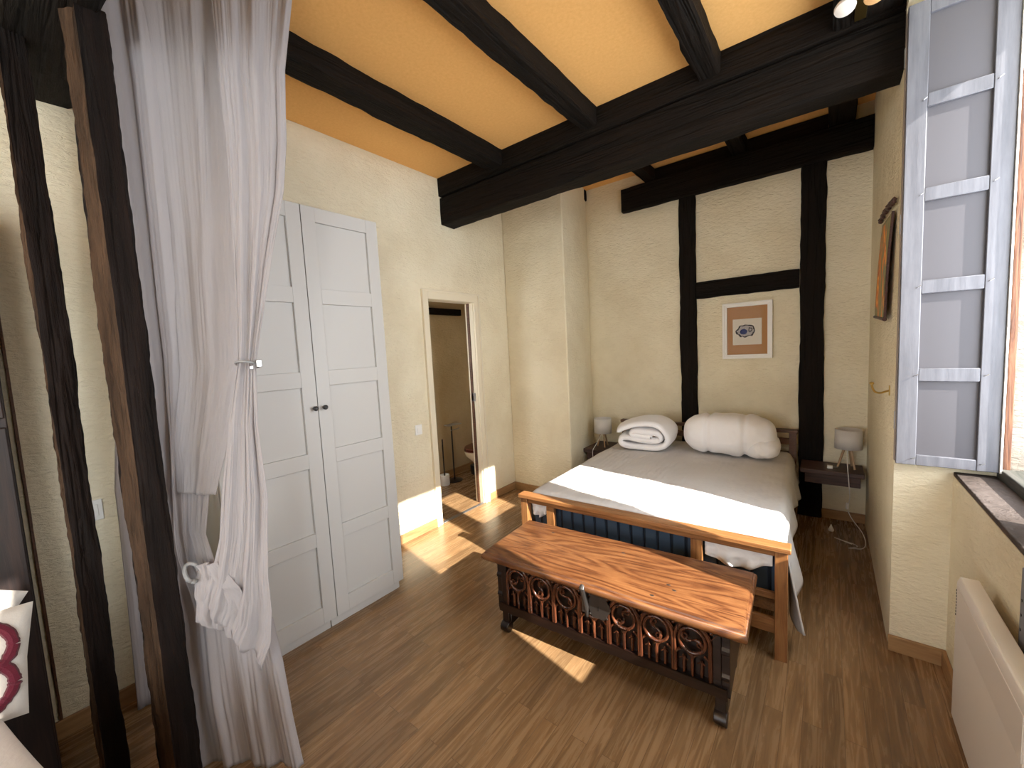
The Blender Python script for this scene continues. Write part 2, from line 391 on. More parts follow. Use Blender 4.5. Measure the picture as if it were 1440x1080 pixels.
def post(name, poly, waney, z0, z1, seed, label):
    n = len(poly); seg = 260; vs = []; fs = []; ms = []
    cx = sum(p[0] for p in poly)/n; cy = sum(p[1] for p in poly)/n
    sub = []
    for i in range(n):
        a, c = poly[i], poly[(i+1)%n]; k = 4
        for q in range(k): sub.append(((a[0]+(c[0]-a[0])*q/k, a[1]+(c[1]-a[1])*q/k), i in waney))
    m = len(sub)
    for s in range(seg+1):
        z = z0+(z1-z0)*s/seg
        for j, ((x, y), w) in enumerate(sub):
            dx, dy = x-cx, y-cy; l = math.hypot(dx, dy)
            d_ = noise.noise(Vector((z*1.6, j*.25, seed)))*.010 + noise.noise(Vector((z*9, j*.8, seed)))*.005 + noise.noise(Vector((z*3, j*2.1, seed+4)))*.004*(2 if w else .7) + noise.noise(Vector((z*13, j*2.7, seed+9)))*.003 + noise.noise(Vector((z*41, j*3.7, seed+5)))*.002*(1.6 if w else 1)
            vs.append((x+dx/l*d_, y+dy/l*d_, z))
    for s in range(seg):
        for j in range(m):
            fs.append((s*m+j, s*m+(j+1)%m, (s+1)*m+(j+1)%m, (s+1)*m+j)); ms.append(1 if sub[j][1] else 0)
    fs.append(tuple(reversed(range(m)))); ms.append(0); fs.append(tuple(seg*m+j for j in range(m))); ms.append(0)
    mb = MB(); mb.v = vs; mb.f = fs; mb.m = ms
    tag(mb.build(name, [M_post, M_waney], angle=50, fixn=True), label, 'post')
post('timber_post', [(-1.75,.243),(-1.75,.310),(-1.79,.318),(-1.85,.315),(-1.85,.222),(-1.815,.214)], [5], 0, 2.59, 3.3, 'thick old wooden post with a pale bark edge, standing right beside the white curtain')
post('timber_post', [(-2.04,.100),(-2.04,.160),(-2.10,.165),(-2.12,.12),(-2.062,.093)], [4], 0, 2.59, 8.1, 'thinner dark post left of the thick one, in front of the light switch')
tag(rough(2,0,3.0, -2.48,-2.472, .018,.027, 41, jit=.001, cham=.002).build('wall_batten', M_brown, angle=26, fixn=True), 'thin dark vertical batten on the white wall at the far left', 'batten')

# ---------------------------------------------------------------- window and shutter
w = bpy.data.objects.new('window_1', None); C.objects.link(w); w.location = (.58,1.78,.87); w['kind'] = 'structure'
b = MB().box(.552,.571,2.425,2.47,.868,2.83).box(.555,.615,1.10,1.145,.868,2.83).box(.555,.615,1.145,2.425,2.80,2.83)
b.build('window_frame', M_redwood, w, bevel=.003, world=True)
MB().box(.545,.62,1.10,2.47,.868,.925).build('bottom_rail', M_darkframe, w, bevel=.003, world=True)
MB().box(.555,.615,1.675,1.865,.925,2.80).build('meeting_stile', M_shut, w, bevel=.003, world=True)
struct(MB().prism([(.425,1.10),(.545,1.10),(.545,2.47),(.425,2.47)], .868, .886).build('window_sill', M_sill, bevel=.004, top=False))
struct(MB().box(.62,.98,1.10,2.47,.84,.90).build('outer_sill', M_ext, top=False))
struct(MB().box(.571,.93,2.430,2.475,.90,2.80).build('outer_reveal', M_ext, top=False))
def shutter():
    t = thing('window_shutter', 'pale grey panelled wooden shutter folded back against the window reveal', 'shutter', (.545,2.43,.91))
    fr = MB(); Y0, Y1 = 2.412, 2.437
    fr.box(.239,.302,Y0,Y1,.912,2.80).box(.478,.538,Y0,Y1,.912,2.80)
    zs = [(.912,.957),(1.277,1.332),(1.645,1.70),(2.02,2.074),(2.39,2.443),(2.745,2.80)]
    for a, c in zs: fr.box(.302,.478,Y0+.001,Y1,a,c)
    fr.build('shutter_frame', M_shut, t, bevel=.0025, world=True)
    for (a, c), (e, f) in zip(zs[:-1], zs[1:]):
        MB().box(.300,.480,Y0+.013,Y1-.004,c-.002,e+.002).build('shutter_panel', M_shut_shaded, t, world=True)
    MB().box(.236,.53,Y1+.002,Y1+.026,.918,2.79).build('folded_leaf', M_shutb, t, bevel=.002, world=True, label='brown second leaf folded behind')
    MB().box(.539,.545,2.404,2.436,.912,2.80).build('sunlit_edge', M_white, t, bevel=.001, world=True)  # white strip painting in the sunlit edge of the hinge stile
    for z in (1.10,1.95,2.62):
        MB().box(.2335,.2365,Y1+.005,Y1+.02,z-.04,z+.04).build('hinge_plate', M_steel, t, world=True)
    for z in (1.30,1.672,2.047,2.417,.94):
        for x in (.288,.488):
            MB().tube([(x,Y0+.002,z),(x+.002,Y0-.008,z+.001),(x+.012,Y0-.010,z+.008)], .0016, 6).build('bent_pin', M_steel, t, world=True)
shutter()
# ---------------------------------------------------------------- radiator
t = thing('electric_radiator', 'cream electric panel radiator on the wall under the window', 'radiator', (.385,1.6,.16))
ry0, ry1 = 1.30, 1.90
b = MB().prism([(.345,.18),(.345,.655),(.352,.675),(.395,.675),(.405,.18)][::-1], ry0, ry1)
b.v = [(x, z, y) for x, y, z in b.v]; b.build('casing', M_rad, t, bevel=.003, world=True, fixn=True)
g = MB().box(.3435,.3465,ry0+.005,ry1-.012,.532,.645)
g.build('front_panel_lip', M_rad, t, bevel=.001, world=True)
for k in range(9):
    z = .545 + k*.0105
    MB().box(.3425,.344,ry1-.016,ry1-.012,z,z+.006).build('grille_slot', M_black, t, world=True)
for yy in (ry0+.1, ry1-.13): MB().box(.405,.4245,yy,yy+.03,.25,.6).build('wall_bracket', M_steel, t, world=True)
t = thing('metal_bracket', 'narrow grey metal strip with screw holes on the wall right of the radiator top', 'bracket', (.41,1.66,.58))
MB().box(.405,.4245,1.55,1.600,.61,.866).build('strip', M_shut, t, bevel=.002, world=True)
for z in (.70,.74,.78):
    MB().tube([(.4035,1.588,z),(.406,1.588,z)], .004, 10).build('screw_hole', M_black, t, world=True)

# ---------------------------------------------------------------- wardrobe
t = thing('wardrobe', 'tall white two-door panelled wardrobe against the left wall', 'wardrobe', (-2.4,1.03,0))
MB().box(-2.66,-2.185,.565,1.497,.05,2.305).build('carcass', M_ward, t, bevel=.001, world=True)
for (a, c) in ((.573,1.012),(1.018,1.474)):
    MB().box(-2.20,-2.182,a,c,0,.048).build('plinth', M_ward, t, bevel=.001, world=True)
MB().box(-2.64,-2.20,.58,1.48,0,.05).build('base_frame', M_ward, t, world=True)
rows = [(.145,.49),(.567,.925),(1.004,1.358),(1.44,1.80),(1.88,2.232)]
for (a, c, kn) in ((.570,1.0435,1.02),(1.0475,1.497,1.073)):
    dm = MB(); X0, X1 = -2.183, -2.163; st = .073
    dm.box(X0,X1,a,a+st,.052,2.308).box(X0,X1,c-st,c,.052,2.308)
    zz = [(.052,rows[0][0])] + [(rows[i][1], rows[i+1][0]) for i in range(4)] + [(rows[4][1],2.308)]
    for z0, z1 in zz: dm.box(X0,X1-.0004,a+st,c-st,z0,z1)
    dm.box(X0,X0+.005,a+st-.002,c-st+.002,.07,2.29)
    d_ = dm.build('door', M_ward, t, bevel=.0012, world=True)
    k = MB().tube([(X1,kn,1.243),(X1+.012,kn,1.243),(X1+.016,kn,1.243),(X1+.03,kn,1.243),(X1+.036,kn,1.243)], [.005,.006,.012,.013,.006], 14)
    k.v = [(v[0]+2.4, v[1]-1.03, v[2]) for v in k.v]
    k.build('knob', M_black, d_, label='dark round knob')
# light switches
for nm, (x, y0, y1, z0, z1), lab in (('light_switch',(-2.67,2.066,2.135,.838,.922),'square white switch beside the toilet doorway'),
                                  ('light_switch',(-2.48,.165,.225,.86,.95),'wide white switch on the wall behind the posts')):
    t = thing(nm, lab, 'switch', (x, (y0+y1)/2, z0), group='switches')
    del t['group']
    MB().box(x,x+.008,y0,y1,z0,z1).build('plate', M_plast, t, bevel=.003, world=True)
    MB().box(x+.007,x+.012,y0+.015,y1-.015,z0+.02,z1-.02).build('rocker', M_plast, t, bevel=.002, world=True)

# ---------------------------------------------------------------- bed
BED = thing('double_bed', 'wooden double bed with slatted honey footboard, centred on the back wall', 'bed', (-.133,2.10,0), math.radians(2.0))
BW = 1.462
for x0, x1, lab in ((-BW,-BW+.05,None),(-.05,0,None)):
    MB().box(x0,x1,0,.05,0,.525).build('footboard_post', M_pine_z, BED, bevel=.003)
    MB().box(x0,x1,1.83,1.88,0,.71).build('headboard_post', M_brown, BED, bevel=.003)
MB().box(-BW-.012,.012,-.012,.062,.527,.551).build('footboard_cap', M_pine_x, BED, bevel=.004)
MB().box(-BW+.05,-.05,.012,.036,.495,.527).build('footboard_top_rail', M_pine_x, BED, bevel=.002)
MB().box(-BW+.05,-.05,.012,.036,.285,.315).build('footboard_middle_rail', M_pine_x, BED, bevel=.002)
MB().box(-BW+.05,-.05,.012,.036,.12,.19).build('footboard_bottom_rail', M_pine_x, BED, bevel=.002)
for x in (-1.245,-.385):
    MB().box(x-.027,x+.027,.010,.038,.19,.495).build('footboard_stile', M_pine_z, BED, bevel=.002)
MB().box(-BW-.01,.01,1.82,1.89,.71,.735).build('headboard_cap', M_brown, BED, bevel=.004)
MB().box(-BW+.05,-.05,1.84,1.87,.61,.66).box(-BW+.05,-.05,1.84,1.87,.45,.55).build('headboard_rail', M_brown, BED, bevel=.002)
for x in (-1.245,-.385,-.815):
    MB().box(x-.027,x+.027,1.842,1.868,.55,.71).build('headboard_stile', M_brown, BED, bevel=.002)
for x0 in (-BW+.01,-.035):
    MB().box(x0,x0+.025,.05,1.83,.17,.30).build('side_rail', M_pine_y, BED, bevel=.002)
MB().box(-BW+.05,-.05,.06,1.82,.20,.24).build('slat_base', M_pine_y, BED)
t = thing('mattress', 'dark blue channelled mattress inside the bed frame under the bedspread', 'mattress', (-.133,2.10,0), math.radians(2.0))
MB().box(-BW+.045,-.042,.075,1.81,.242,.535).build('mattress_body', M_navy, t, bevel=.03, seg=4)
# bedspread, draped
def spread():
    W0, W1 = -BW+.03, -.022; top = .548; ny = 110; segs = 90
    def hang(v):   # right side drop along the bed
        y = v
        if y < .12: return .36+.5*y
        if y < .62: return .43 - (y-.12)*.50
        return .18 + .05*math.sin(y*5)
    mb = MB(); vs = []; n = 0
    prof_n = segs
    for j in range(ny+1):
        y = .066 + (1.815-.066)*j/ny
        h = hang(y); hl = .2
        # outline by arclength: left drop, top, right drop
        R = .045; tw = (W1-W0)-2*R; qa = PI/2*R
        tot = hl+qa+tw+qa+h
        for i in range(segs+1):
            # put more samples over the edges
            s = tot*i/segs
            if s < hl: x, z, nx, nz = W0, top-R-(hl-s), -1, 0
            elif s < hl+qa:
                a = (s-hl)/R; x, z = W0+R-R*math.cos(a), top-R+R*math.sin(a); nx, nz = -math.cos(a), math.sin(a)
            elif s < hl+qa+tw: x, z, nx, nz = W0+R+(s-hl-qa), top, 0, 1
            elif s < hl+2*qa+tw:
                a = (s-hl-qa-tw)/R; x, z = W1-R+R*math.sin(a), top-R+R*math.cos(a); nx, nz = math.sin(a), math.cos(a)
            else: x, z, nx, nz = W1, top-R-(s-hl-2*qa-tw), 1, 0
            drop = max(0, top-z-.05)
            d = noise.noise(Vector((x*3, y*3, z*3)))*.010 + noise.noise(Vector((x*14, y*9, z*9)))*.003
            d += drop*.16*(.5+.5*math.sin(y*17+1)) + drop*.04
            if drop > 0 and x > -.2: d += .012
            # soften towards the foot: the spread dips behind the cap
            dip = max(0, (.10-y))*.45 if z >= top-.06 else 0
            vs.append((x+nx*d, y + drop*.05*math.sin(y*9), z+nz*d-dip + .012*math.sin(min(1,(x-W0)/(W1-W0))*PI)))
    fs = []
    w_ = segs+1
    for j in range(ny):
        for i in range(segs): fs.append((j*w_+i, j*w_+i+1, (j+1)*w_+i+1, (j+1)*w_+i))
    mb.add(vs, fs)
    o = mb.build('bedspread', M_spread, None, thick=.008, angle=80, top=False)
    o.location = (-.133,2.10,0.004); o.rotation_euler = (0,0,math.radians(2.0))
    tag(o, 'pale grey quilted bedspread covering the mattress and falling over the bed\'s right side', 'bedspread')
spread()
# loose sheet corners showing through the footboard
def sheet_corner(x0, x1, z0, z1, lab, seed):
    def fn(u, v):
        x = x0+(x1-x0)*u; z = z1-(z1-z0)*v*(.55+.45*math.sin(u*PI*.9+.3))
        y = .048 + .012*math.sin(u*19+seed)*v + .010*noise.noise(Vector((u*5, v*4, seed)))
        return (x, y, z)
    o = MB().grid(fn, 40, 18).build('sheet_corner', M_duvet, None, thick=.003, angle=80, top=False)
    o.location = (-.133,2.10,0); o.rotation_euler = (0,0,math.radians(2.0))
    tag(o, lab, 'sheet')
sheet_corner(-1.405,-1.28,.40,.50, 'crumpled white sheet behind the left opening of the footboard', 1)
sheet_corner(-.35,-.06,.38,.50, 'crumpled white sheet behind the right opening of the footboard', 4)

# ---------------------------------------------------------------- duvets
def folded_duvet():
    path = [(-.205,.150),(-.17,.172),(-.08,.205),(.02,.222),(.12,.212),(.185,.17),(.205,.11),(.185,.052),(.12,.028),(.03,.026),(-.08,.030),(-.16,.034),(-.195,.055),(-.185,.088),(-.13,.096),(-.05,.088),(.03,.080),(.10,.080),(.145,.098),(.145,.130),(.10,.150),(.03,.158),(-.05,.158),(-.10,.142),(-.08,.122),(.0,.120),(.07,.118)]
    # smooth the path
    P = [Vector((a,0,b)) for a,b in path]
    for _ in range(1):
        Q = [P[0]]
        for a, b in zip(P[:-1], P[1:]): Q += [a*.75+b*.25, a*.25+b*.75]
        Q.append(P[-1]); P = Q
    n = len(P); mb = MB(); hw = .0235; nd = 26; vs = []; fs = []
    def nrm(i):
        t = P[min(i+1,n-1)]-P[max(i-1,0)]; t.normalize(); return Vector((-t.z,0,t.x))
    ring = [(i, 1) for i in range(n)] + [(n-1, 0)] + [(i, -1) for i in reversed(range(n))] + [(0, 0)]
    m = len(ring)
    for k in range(nd+1):
        v = k/nd; y = -.20+.40*v
        e = min(1, min(v, 1-v)/.10); round_ = math.sqrt(max(0, 1-(1-e)**2))
        for (i, s) in ring:
            t = nrm(i); q = P[i] + t*hw*s*(.45+.55*round_)
            if s == 0:
                tt = (P[1]-P[0]) if i == 0 else (P[n-1]-P[n-2]); tt.normalize()
                q = P[i] + tt*hw*(-1 if i == 0 else 1)*.9
            w_ = noise.noise(Vector((q.x*9, y*8, q.z*12+i*.05)))*.010
            bulge = 1+.07*math.sin(v*PI)
            vs.append((q.x*bulge + w_, y - .012*noise.noise(Vector((i*.35, 3, 1))), max(.002, q.z*(1+.10*math.sin(v*PI))+w_*.8)))
    for k in range(nd):
        for j in range(m): fs.append((k*m+j, k*m+(j+1)%m, (k+1)*m+(j+1)%m, (k+1)*m+j))
    # end faces as strips
    for k, flip in ((0, False), (nd, True)):
        o = k*m
        for i in range(n-1):
            q = (o+i, o+i+1, o+(m-2-(i+1)), o+(m-2-i)); fs.append(q if flip else tuple(reversed(q)))
    mb.add(vs, fs)
    o = mb.build('folded_duvet', M_duvet, None, sub=1, angle=90, top=False, fixn=True)
    o.location = (-1.275,3.54,.574); o.rotation_euler = (0,0,math.radians(6)); o.scale = (1.02,1,1.05)
    tag(o, 'white duvet folded flat in layers on the left half of the bed', 'duvet')
folded_duvet()
def rolled_duvet():
    def body(cx, cy, cz, lx, ry, rz, seed, crease=()):
        def fn(u, v):
            a = 2*PI*u; t = -1+2*v
            e = (max(0, 1-abs(t)**3.2))**.42
            x = cx+lx*t
            wob = 1 + .09*noise.noise(Vector((t*2.2+seed, math.cos(a), math.sin(a)))) + .035*noise.noise(Vector((t*7+seed, 3*math.cos(a), 3*math.sin(a))))
            for c_, dpt, wd in crease: wob -= dpt*math.exp(-((t-c_)/wd)**2)
            cy_, sz = math.cos(a), math.sin(a)
            f = 1.0/((abs(cy_)**2.6+abs(sz)**2.6)**(1/2.6))
            y = cy+ry*e*wob*cy_*f; z = cz+rz*e*wob*sz*f
            return (x, y, max(.001+.01*(1-e), z))
        return fn
    mb = MB()
    mb.grid(body(0,0,.165,.335,.19,.165,2,((-.40,.11,.05),(.36,.10,.045),(-.05,.05,.2),(.7,.05,.08))), 64, 64)
    mb.grid(body(.235,.01,.085,.125,.20,.085,9), 40, 26)
    # stitched tuck marks
    o = mb.build('rolled_duvet', M_duvet, None, angle=180, top=False, sub=1)
    o.location = (-.635,3.60,.572); o.rotation_euler = (0,0,math.radians(4))
    tag(o, 'thick white duvet rolled into a bolster on the right half of the bed', 'duvet')
rolled_duvet()

# ---------------------------------------------------------------- carved chest
CH = thing('carved_chest', 'dark oak chest with gothic carved front at the foot of the bed', 'chest', (-.826,1.525,0), math.radians(3.3))
# lid with moulded edge
lid = MB()
prof = [(.008,.398),(-.002,.402),(-.007,.410),(-.009,.420),(-.007,.430),(-.002,.437),(.004,.439),(.006,.445),(.016,.450)]
def lidring(i, z):
    return [(-.603+i,0+i,z),(.603-i,0+i,z),(.603-i,.455-i,z),(-.603+i,.455-i,z)]
vs = []; 
for i, z in prof: vs += lidring(i, z)
fs = [(3,2,1,0)]
for k in range(len(prof)-1):
    for j in range(4): fs.append((k*4+j, k*4+(j+1)%4, (k+1)*4+(j+1)%4, (k+1)*4+j))
fs.append(tuple((len(prof)-1)*4+j for j in range(4)))
lid.add(vs, fs).build('lid', M_lid, CH, bevel=.0, angle=40)
for x, y in ((.30,.16),(.33,.13),(.04,.33),(.26,.05),(-.38,.36)):
    MB().lathe([(.0085,0),(.007,.0015),(.001,.002)], x, y, .4488, 8, 1.3, .8).build('nail_head', M_iron, CH)
# body boards
MB().box(-.545,.545,.395,.415,.13,.418).build('back_board', M_chest, CH, bevel=.002)
for s in (-1, 1):
    sp = MB()
    pts = [(.04,.13),(.04,.2),(.034,.205),(.034,.215),(.042,.225),(.042,.3),(.036,.305),(.036,.32),(.044,.33),(.044,.418),(.415,.418),(.415,.13)]
    vv = [(s*.52, y, z) for y, z in pts]+[(s*.55, y, z) for y, z in pts]; n = len(pts)
    sp.add(vv, [tuple(range(n)), tuple(range(n,2*n))]+[(i,(i+1)%n,n+(i+1)%n,n+i) for i in range(n)])
    sp.build('end_board', M_chest, CH, bevel=.002, fixn=True)
MB().box(-.52,.52,.060,.075,.165,.418).build('front_board', M_chest, CH)
MB().box(-.52,-.49,.038,.055,.13,.418).box(.49,.52,.038,.055,.13,.418).box(-.49,.49,.036,.055,.395,.418).build('front_frame', M_chest, CH, bevel=.002)
# chipped bottom rail
def railf(u, v):
    x = -.54+1.08*u
    if v < .5: return (x, .030 + .006*v, .168-(.168-.122)*v*2 + (noise.noise(Vector((x*14,1,1)))*.008 if v > .4 else 0))
    return (x, .033+.03*(v-.5)*2, .122+noise.noise(Vector((x*14,1,1)))*.008)
MB().grid(railf, 90, 6).box(-.54,.54,.036,.06,.128,.168).build('bottom_rail', M_chest, CH, angle=50)
MB().box(-.52,.52,.06,.41,.125,.14).build('bottom_board', M_chest, CH)
# feet
for s in (-1, 1):
    f_ = MB()
    f_.box(s*.515-.022,s*.515+.022,.07,.40,.03,.13)
    ring = [( .055+.028*math.cos(a), .028+.028*math.sin(a)) for a in [2*PI*k/22 for k in range(22)]]
    n = 22; vv = [(s*.515-.024, y, z) for y, z in ring]+[(s*.515+.024, y, z) for y, z in ring]
    f_.add(vv, [tuple(range(n)), tuple(reversed(range(n,2*n)))]+[(i,(i+1)%n,n+(i+1)%n,n+i) for i in range(n)])
    f_.box(s*.515-.02,s*.515+.02,.05,.08,.02,.13).box(s*.515-.02,s*.515+.02,.39,.42,0,.13)
    f_.build('foot', M_chest, CH, bevel=.003, fixn=True)
# tracery
def arc(cx, cz, r, a0, a1, n=12, y=.04): return [(cx+r*math.cos(a0+(a1-a0)*k/n), y, cz+r*math.sin(a0+(a1-a0)*k/n)) for k in range(n+1)]
U = .139; ZB, ZS, ZA = .17, .285, .395
for k in range(7):
    cx = -.487+U*(k+.5); mb = MB(); hw = U/2-.004
    yf = .040
    # big pointed arch
    R = hw*1.45; x1 = cx-hw
    a_end = math.acos((R-hw)/R)
    ptsL = arc(cx-hw+R, .31, R, PI, PI-a_end, 12, yf); ptsR = [(2*cx-p[0], p[1], p[2]) for p in ptsL]
    sc_ = (ZA-.31)/(ptsL[-1][2]-.31)
    fz = lambda p: (p[0], p[1], .31+(p[2]-.31)*sc_)
    mb.tube([(cx-hw,yf,ZB)]+[fz(p) for p in ptsL], .0080, 7); mb.tube([(cx+hw,yf,ZB)]+[fz(p) for p in ptsR], .0080, 7)
    # rosette ring and swirling mouchettes
    rc, zc = .049, .318
    mb.tube([(cx+rc*math.cos(a), yf-.002, zc+rc*1.05*math.sin(a)) for a in [2*PI*q/28 for q in range(28)]], .0072, 7, closed=True)
    ph = k*.9
    for s_ in (0, 1):
        o = ph+s_*PI
        pp = [(cx+.024*math.cos(o)+.024*math.cos(o+PI*q/9*1.0), yf+.001, zc+.024*math.sin(o)+.024*math.sin(o+PI*q/9)) for q in range(10)]
        mb.tube(pp, [.0025+.0065*math.sin(PI*(q+.5)/10) for q in range(10)], 6)
        pp = [(cx+.030*math.cos(o+.5)+.010*math.cos(o+2.2+PI*q/6), yf+.002, zc+.030*math.sin(o+.5)+.010*math.sin(o+2.2+PI*q/6)) for q in range(8)]
        mb.tube(pp, .0042, 6)
    # lancets below
    hl = hw/2
    for c2 in (cx-hl, cx+hl):
        a_ = arc(c2+hl*.55, .232, hl*1.55, PI, PI-.98, 8, yf+.002)
        zs_ = [(p[0], p[1], .232+(p[2]-.232)*.85) for p in a_]
        mb.tube([(c2-hl,yf+.002,ZB)]+zs_, .0062, 6); mb.tube([(2*c2-p[0],p[1],p[2]) for p in [(c2-hl,yf+.002,ZB)]+zs_], .0062, 6)
        mb.tube([(c2-hl*.45,yf+.004,.225),(c2-hl*.1,yf+.003,.235),(c2,yf+.003,.25),(c2+hl*.1,yf+.003,.235),(c2+hl*.45,yf+.004,.225)], .0024, 6)
        mb.tube([(c2,yf+.010,ZB),(c2,yf+.010,.235)], .0075, 6)
    mb.tube([(cx,yf,ZB),(cx,yf-.003,.225),(cx,yf,.262)], [.0055,.007,.003], 7)
    # spandrel bead
    mb.lathe([(.0005,-.008),(.005,-.006),(.0075,0),(.005,.006),(.0005,.008)], cx+U/2, yf-.003, .375, 10)
    mb.tube([(cx+U/2-.03,yf,.388),(cx+U/2,yf,.345),(cx+U/2+.03,yf,.388)], .003, 6)
    mb.build('tracery_arch', M_carved_lit, CH, angle=60)
# lock plate and hasp
lk = MB(); n = 20
pl = [(.054*math.cos(a)*(1+.09*math.cos(6*a))*1.0, .062*math.sin(a)*(1+.07*math.cos(6*a))) for a in [2*PI*k/40 for k in range(40)]]
vv = [(.028+x, .026, .335+z) for x, z in pl]+[(.028+x, .036, .335+z) for x, z in pl]; n = 40
lk.add(vv, [tuple(reversed(range(n))), tuple(range(n,2*n))]+[(i,(i+1)%n,n+(i+1)%n,n+i) for i in range(n)])
lp = lk.build('lock_plate', M_iron, CH, bevel=.002, fixn=True)
MB().box(.026,.031,.0245,.027,.315,.335).build('keyhole', M_black, lp)
for x, z in ((-.012,.29),(.068,.29),(.068,.38),(-.012,.38)):
    MB().lathe([(.005,0),(.004,.002),(.001,.003)], 0, 0, 0, 8).xf(Matrix.Translation((x,.026,z)) @ Matrix.Rotation(PI/2,4,'X')).build('rivet', M_iron, lp)
hp = MB().tube([(-.032,.004,.43),(-.032,-.008,.42),(-.030,-.004,.40),(-.028,.006,.36),(-.026,.016,.32),(-.024,.020,.275)], [.012,.015,.012,.010,.012,.006], 8)
hp.box(-.044,-.018,.008,.026,.30,.40)
hp.build('hasp', M_iron, CH, bevel=.001)

# ---------------------------------------------------------------- bedside shelves
def bedside(x0, x1, y0, z1, lab, yb=4.03):
    t = thing('bedside_shelf', lab, 'bedside shelf', ((x0+x1)/2,(y0+4.07)/2,z1-.11), group='wall-hung bedside shelves')
    MB().box(x0,x1,y0,yb,z1-.035,z1).build('shelf_top', M_night, t, bevel=.004, world=True)
    MB().box(x0+.03,x1-.02,y0+.03,yb,z1-.115,z1-.036).build('drawer', M_night, t, bevel=.003, world=True)
bedside(-.165,.215,3.76,.475,'dark wall-hung bedside shelf in the right corner by the window wall')
bedside(-1.985,-1.66,3.64,.45,'dark wall-hung bedside shelf left of the bed against the pier')
def lamp(x, y, z, r, h, leg, lab):
    t = thing('bedside_lamp', lab, 'lamp', (x, y, z), group='tripod bedside lamps')
    zb = leg
    sh = MB()
    sh.lathe([(r,zb),(r*.985,zb+h)], n=40, cap=False)
    sh.build('lamp_shade', M_shade, t, thick=.002, angle=60)
    MB().lathe([(.012,zb+.01),(.012,zb+.05),(.022,zb+.06),(.028,zb+.085),(.018,zb+.11),(.002,zb+.115)], n=16).build('bulb', M_plast, t)
    MB().tube([(-r,0,zb+.03),(0,0,zb+.02),(r,0,zb+.03)], .002, 6).build('shade_carrier', M_white, t)
    for k in range(3):
        a = PI*2*k/3 + (-.9)
        MB().tube([(.012*math.cos(a),.012*math.sin(a),zb+.04),(.062*math.cos(a),.062*math.sin(a),.006)], [.009,.007], 10).build('leg', M_leg, t)
    return t
lr = lamp(.125,3.90,.475,.082,.145,.155,'white drum lamp on three wooden legs in the right corner by the window wall')
cd = [(0,0,.19),(-.01,-.05,.11),(-.005,-.15,.02),(.0,-.165,-.04),(.005,-.17,-.12),(.01,-.17,-.18),(-.005,-.17,-.25),(.01,-.17,-.31),(.05,-.175,-.37),(.085,-.18,-.42),(.10,-.25,-.465),(.08,-.34,-.470),(.03,-.36,-.470),(.0,-.37,-.470)]
def smooth(p, it=2):
    P = [Vector(q) for q in p]
    for _ in range(it):
        Q = [P[0]]
        for a, b in zip(P[:-1], P[1:]): Q += [a*.75+b*.25, a*.25+b*.75]
        Q.append(P[-1]); P = Q
    return P
MB().tube(smooth(cd), .0028, 6).build('cord', M_cord, lr)
MB().tube([(-.004,-.17,-.215),(-.006,-.17,-.26)], .009, 10).build('cord_switch', M_plast, lr)
MB().tube(smooth([(0,-.37,-.47),(.07,-.30,-.471),(-.05,-.24,-.4715),(-.09,-.22,-.471),(.02,-.29,-.471)]), .0028, 6).build('cord', M_cord, lr)
ll = lamp(-1.83,3.80,.45,.088,.15,.15,'white drum lamp on three wooden legs left of the bed beside the pier')
MB().tube(smooth([(0,0,.17),(-.03,-.09,.05),(-.035,-.165,.010),(-.04,-.175,-.02),(-.03,-.178,-.13)]), .0028, 6).build('cord', M_cord, ll)
t = thing('phone_charger', 'small white plug adapter lying on the right bedside shelf', 'charger', (.02,3.84,.476))
MB().box(-.02,.015,-.015,.015,0,.022).build('plug_body', M_plast, t, bevel=.004)
MB().tube([(.015,0,.012),(.045,.005,.012)], .002, 6).build('plug_pin', M_steel, t)
t = thing('cord_plug', 'small white plug standing on the floor below the right bedside shelf', 'plug', (.03,3.80,0))
MB().lathe([(.016,0),(.018,.01),(.012,.025),(.006,.04),(.003,.05)], n=16).build('plug_body', M_plast, t)
tag(MB().grid(lambda u,v:(.255+.03*u, 1.78+.012*v, .002+.004*math.sin(PI*u)), 8, 4).build('paper_scrap', M_plast, thick=.0008), 'tiny white scrap on the floor near the radiator', 'scrap')

# ---------------------------------------------------------------- picture
t = thing('framed_picture', 'cream framed ink drawing on a brown mount hanging above the bed', 'picture', (-.56,4.05,1.32))
x0, x1, z0, z1 = -.752,-.374,1.32,1.808
fw = .035
def mitre(y0, y1, i, wd):
    b = MB(); a, c, e, f = x0+i, x1-i, z0+i, z1-i
    for P in ([(a,e),(c,e),(c-wd,e+wd),(a+wd,e+wd)],[(c,e),(c,f),(c-wd,f-wd),(c-wd,e+wd)],[(c,f),(a,f),(a+wd,f-wd),(c-wd,f-wd)],[(a,f),(a,e),(a+wd,e+wd),(a+wd,f-wd)]):
        b.add([(x,y0,z) for x,z in P]+[(x,y1,z) for x,z in P], [(0,1,2,3),(7,6,5,4),(0,4,5,1),(1,5,6,2),(2,6,7,3),(3,7,4,0)])
    return b
fm = mitre(4.030,4.068,0,.020); f2 = mitre(4.038,4.068,.018,.018); fm.add(f2.v, f2.f)
fm.build('picture_frame', M_white, t, bevel=.002, world=True, fixn=True)
M_mount = mat('kraft_mount', (.42,.215,.09), .8, .2); M_paper = mat('drawing_paper', (.66,.60,.50), .85, .2)
M_ink = mat('ink_black', (.03,.025,.025), .7, .2); M_inkb = mat('ink_navy', (.02,.03,.12), .7, .2); M_wash = mat('ink_wash', (.38,.34,.32), .8, .2)
MB().box(x0+.03,x1-.03,4.052,4.064,z0+.03,z1-.03).build('mount', M_mount, t, world=True)
px0, px1, pz0, pz1 = -.672,-.452,1.44,1.665
MB().box(px0,px1,4.0505,4.0525,pz0,pz1).build('drawing_sheet', M_paper, t, world=True)
ic, iz = -.57,1.56
